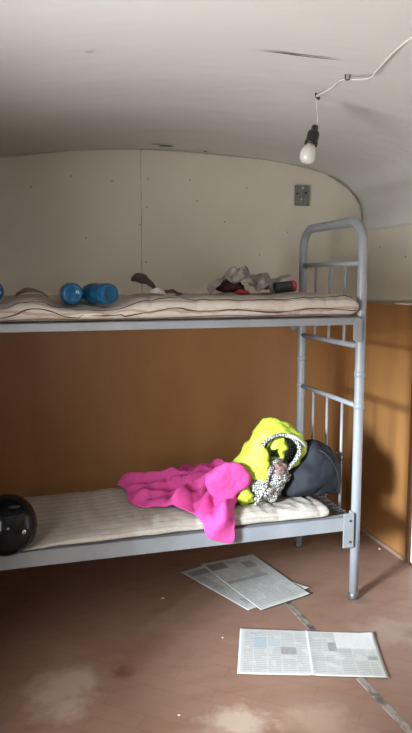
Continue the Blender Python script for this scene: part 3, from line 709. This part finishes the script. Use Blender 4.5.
lump('cloth_rag', 'small red rag lying in front of the maroon rag on the upper bunk', 'rag', [(-.52, 1.397), (-.515, 1.412), (-.48, 1.418), (-.45, 1.41), (-.445, 1.397)], .22, .02, .03, m_red, .006, 30, 4)

# ------------------------------------------------------------ pendant bulb and ceiling cable
HK = Vector((-.381, -.306, ceil_z(-.381) + sag(-.381, -.306)))
ST = Vector((-.372, -.535, ceil_z(-.372) + sag(-.372, -.535)))
cab = thing('ceiling_cable', 'slack white cable stapled across the ceiling to the bulb hook', 'cable', HK)
def rel(ps, o): return [Vector(p) - Vector(o) for p in ps]
pts = catmull([HK + Vector((0, -.004, -.012)), HK + Vector((.004, -.11, -.012)), ST + Vector((-.006, .03, -.010)), ST + Vector((.03, -.02, -.020)), ST + Vector((.055, -.055, -.022)), (-.334, -.66, 2.146), (-.362, -.785, 2.150), (-.372, -.87, 2.156), (-.40, -1.1, 2.160), (-.6, -1.6, 2.158)], 8)
obj('cable_run', T(rel(pts, HK), .0036, 8), m_cable, cab, True)
obj('hook', T(rel(catmull([HK, HK + Vector((0, 0, -.012)), HK + Vector((.008, -.006, -.022)), HK + Vector((.014, 0, -.014))], 6), HK), .0035, 8), m_nail, cab, True)
obj('staple', T(rel(catmull([ST + Vector((-.007, .004, 0)), ST + Vector((-.006, .004, -.016)), ST + Vector((.006, .0, -.016)), ST + Vector((.007, 0, 0))], 4), HK), .0022, 6), m_nail, cab, True)
# bulb hangs about 25 cm below the hook, tilted by its stiff wire
lamp = thing('pendant_bulb', 'bare frosted light bulb in a black socket hanging from the ceiling hook', 'light bulb', HK + Vector((0, 0, -.018)))
tip = Vector((-.004, -.010, -.100)) 
ax = Vector((-.30, -.10, -1)).normalized()
Q = Matrix.Translation(tip) @ ax.to_track_quat('Z', 'Y').to_matrix().to_4x4()
obj('cord', T(catmull([(0, 0, 0), (.006, 0, -.04), (.006, -.004, -.085), tip + ax * .004], 8), .0019, 8), m_cable, lamp, True)
obj('socket', lathe([(0, 0), (.011, .001), (.013, .006), (.013, .018), (.019, .024), (.0225, .030), (.0225, .062), (.0245, .064), (.0245, .074), (.0195, .076), (0, .074)], 24, Q), m_bake, lamp, True)
obj('bulb_glass', lathe([(.0140, .072), (.0170, .078), (.0240, .088), (.0295, .101), (.0315, .114), (.0295, .127), (.0235, .138), (.0130, .1445), (0, .146)], 28, Q), m_bulb, lamp, True)

# ------------------------------------------------------------ junction box on the back wall
jb = thing('junction_box', 'small grey metal junction plate screwed to the back wall left of the bed hoop', 'junction box', (.13, YB, 1.956), .0)
obj('cover', B(-.042, .044, -.022, 0, -.055, .058), m_greybox, jb, bevel=.004)
for x, z, m, n_, r in ((-.034, .010, m_hole, 'cable_hole', .006), (.020, .016, m_hole, 'cable_hole', .006), (0.0, .042, m_screw, 'screw', .007), (-.006, -.020, m_screw, 'screw', .005)):
    obj(n_, lathe([(0, .002), (r, .0015), (r * 1.1, 0)], 12, Matrix.Translation((x, -.022, z)) @ Matrix.Rotation(PI / 2, 4, 'X')), m, jb)
obj('raised_rib', B(.006, .012, -.027, -.021, -.045, .050), m_greybox, jb, bevel=.002)

# ------------------------------------------------------------ newspapers and litter on the floor
def news(corners, z, mat, label, curl, fold=None, seed=0):
    a, b, c, d = [Vector((x, y, 0)) for x, y in corners]   # far-left, far-right, near-right, near-left
    nu, nv = 40, 28; bm = bmesh.new(); uv = bm.loops.layers.uv.new('UVMap'); g = []
    for j in range(nv + 1):
        row = []
        for i in range(nu + 1):
            u, v = i / nu, j / nv; p = d.lerp(c, u).lerp(a.lerp(b, u), v)
            h = .0014 + .0016 * (1 + noise.noise(Vector((p.x * 7, p.y * 7, seed)))) + curl(u, v)
            if fold: h += .003 * math.exp(-((u - fold) / .02) ** 2)
            row.append((bm.verts.new((p.x, p.y, z + h)), u, v))
        g.append(row)
    for j in range(nv):
        for i in range(nu):
            q = [g[j][i], g[j][i + 1], g[j + 1][i + 1], g[j + 1][i]]; f = bm.faces.new([x[0] for x in q])
            for lp, x in zip(f.loops, q): lp[uv].uv = (x[1], x[2])
    o = tag(obj('newspaper', bm, mat, None, True), label, 'newspaper')
    s = o.modifiers.new('thickness', 'SOLIDIFY'); s.thickness = .0012; s.offset = 1
    return o
news([(-.602, -.121), (-.077, -.315), (-.183, -.617), (-.721, -.435)], .0022, m_news_a, 'open newspaper spread lying flat on the floor in front of the bed', lambda u, v: .008 * max(0, u - .9) * 10 * max(0, v - .8) * 3, .5, 0)
news([(-.72, .497), (-.446, .584), (-.158, .139), (-.517, .017)][:4], .0005, m_news_c, 'lower newspaper page partly covered by another page beneath the bed edge', lambda u, v: .004 * max(0, u - .8) * 5 * (1 - v), None, 3)
news([(-.599, .55), (-.29, .593), (-.188, .072), (-.464, -.007)], .0058, m_news_b, 'upper newspaper page with dark headline lying over another page by the bed', lambda u, v: .005 * max(0, u - .85) * 6 * max(0, .3 - v) * 3, None, 6)
for (x, y, s_, lb) in ((-.861, .236, .011, 'tiny white paper chip on the floor under the bed edge'), (-.988, -.607, .007, 'tiny pale chip on the floor at the front of the room'), (.415, .47, .009, 'tiny white chip on the floor by the right baseboard'), (-.695, -.17, .006, 'tiny pale chip on the floor left of the open newspaper')):
    scrap('paper_chip', lb, 'litter', [(-s_, -s_ * .5), (s_ * .6, -s_ * .8), (s_, s_ * .4), (-s_ * .3, s_ * .9)], (x, y, .0006), .4, m_whitepaper, arch(s_ * .5, s_ * 1.4), .001, seed=x)
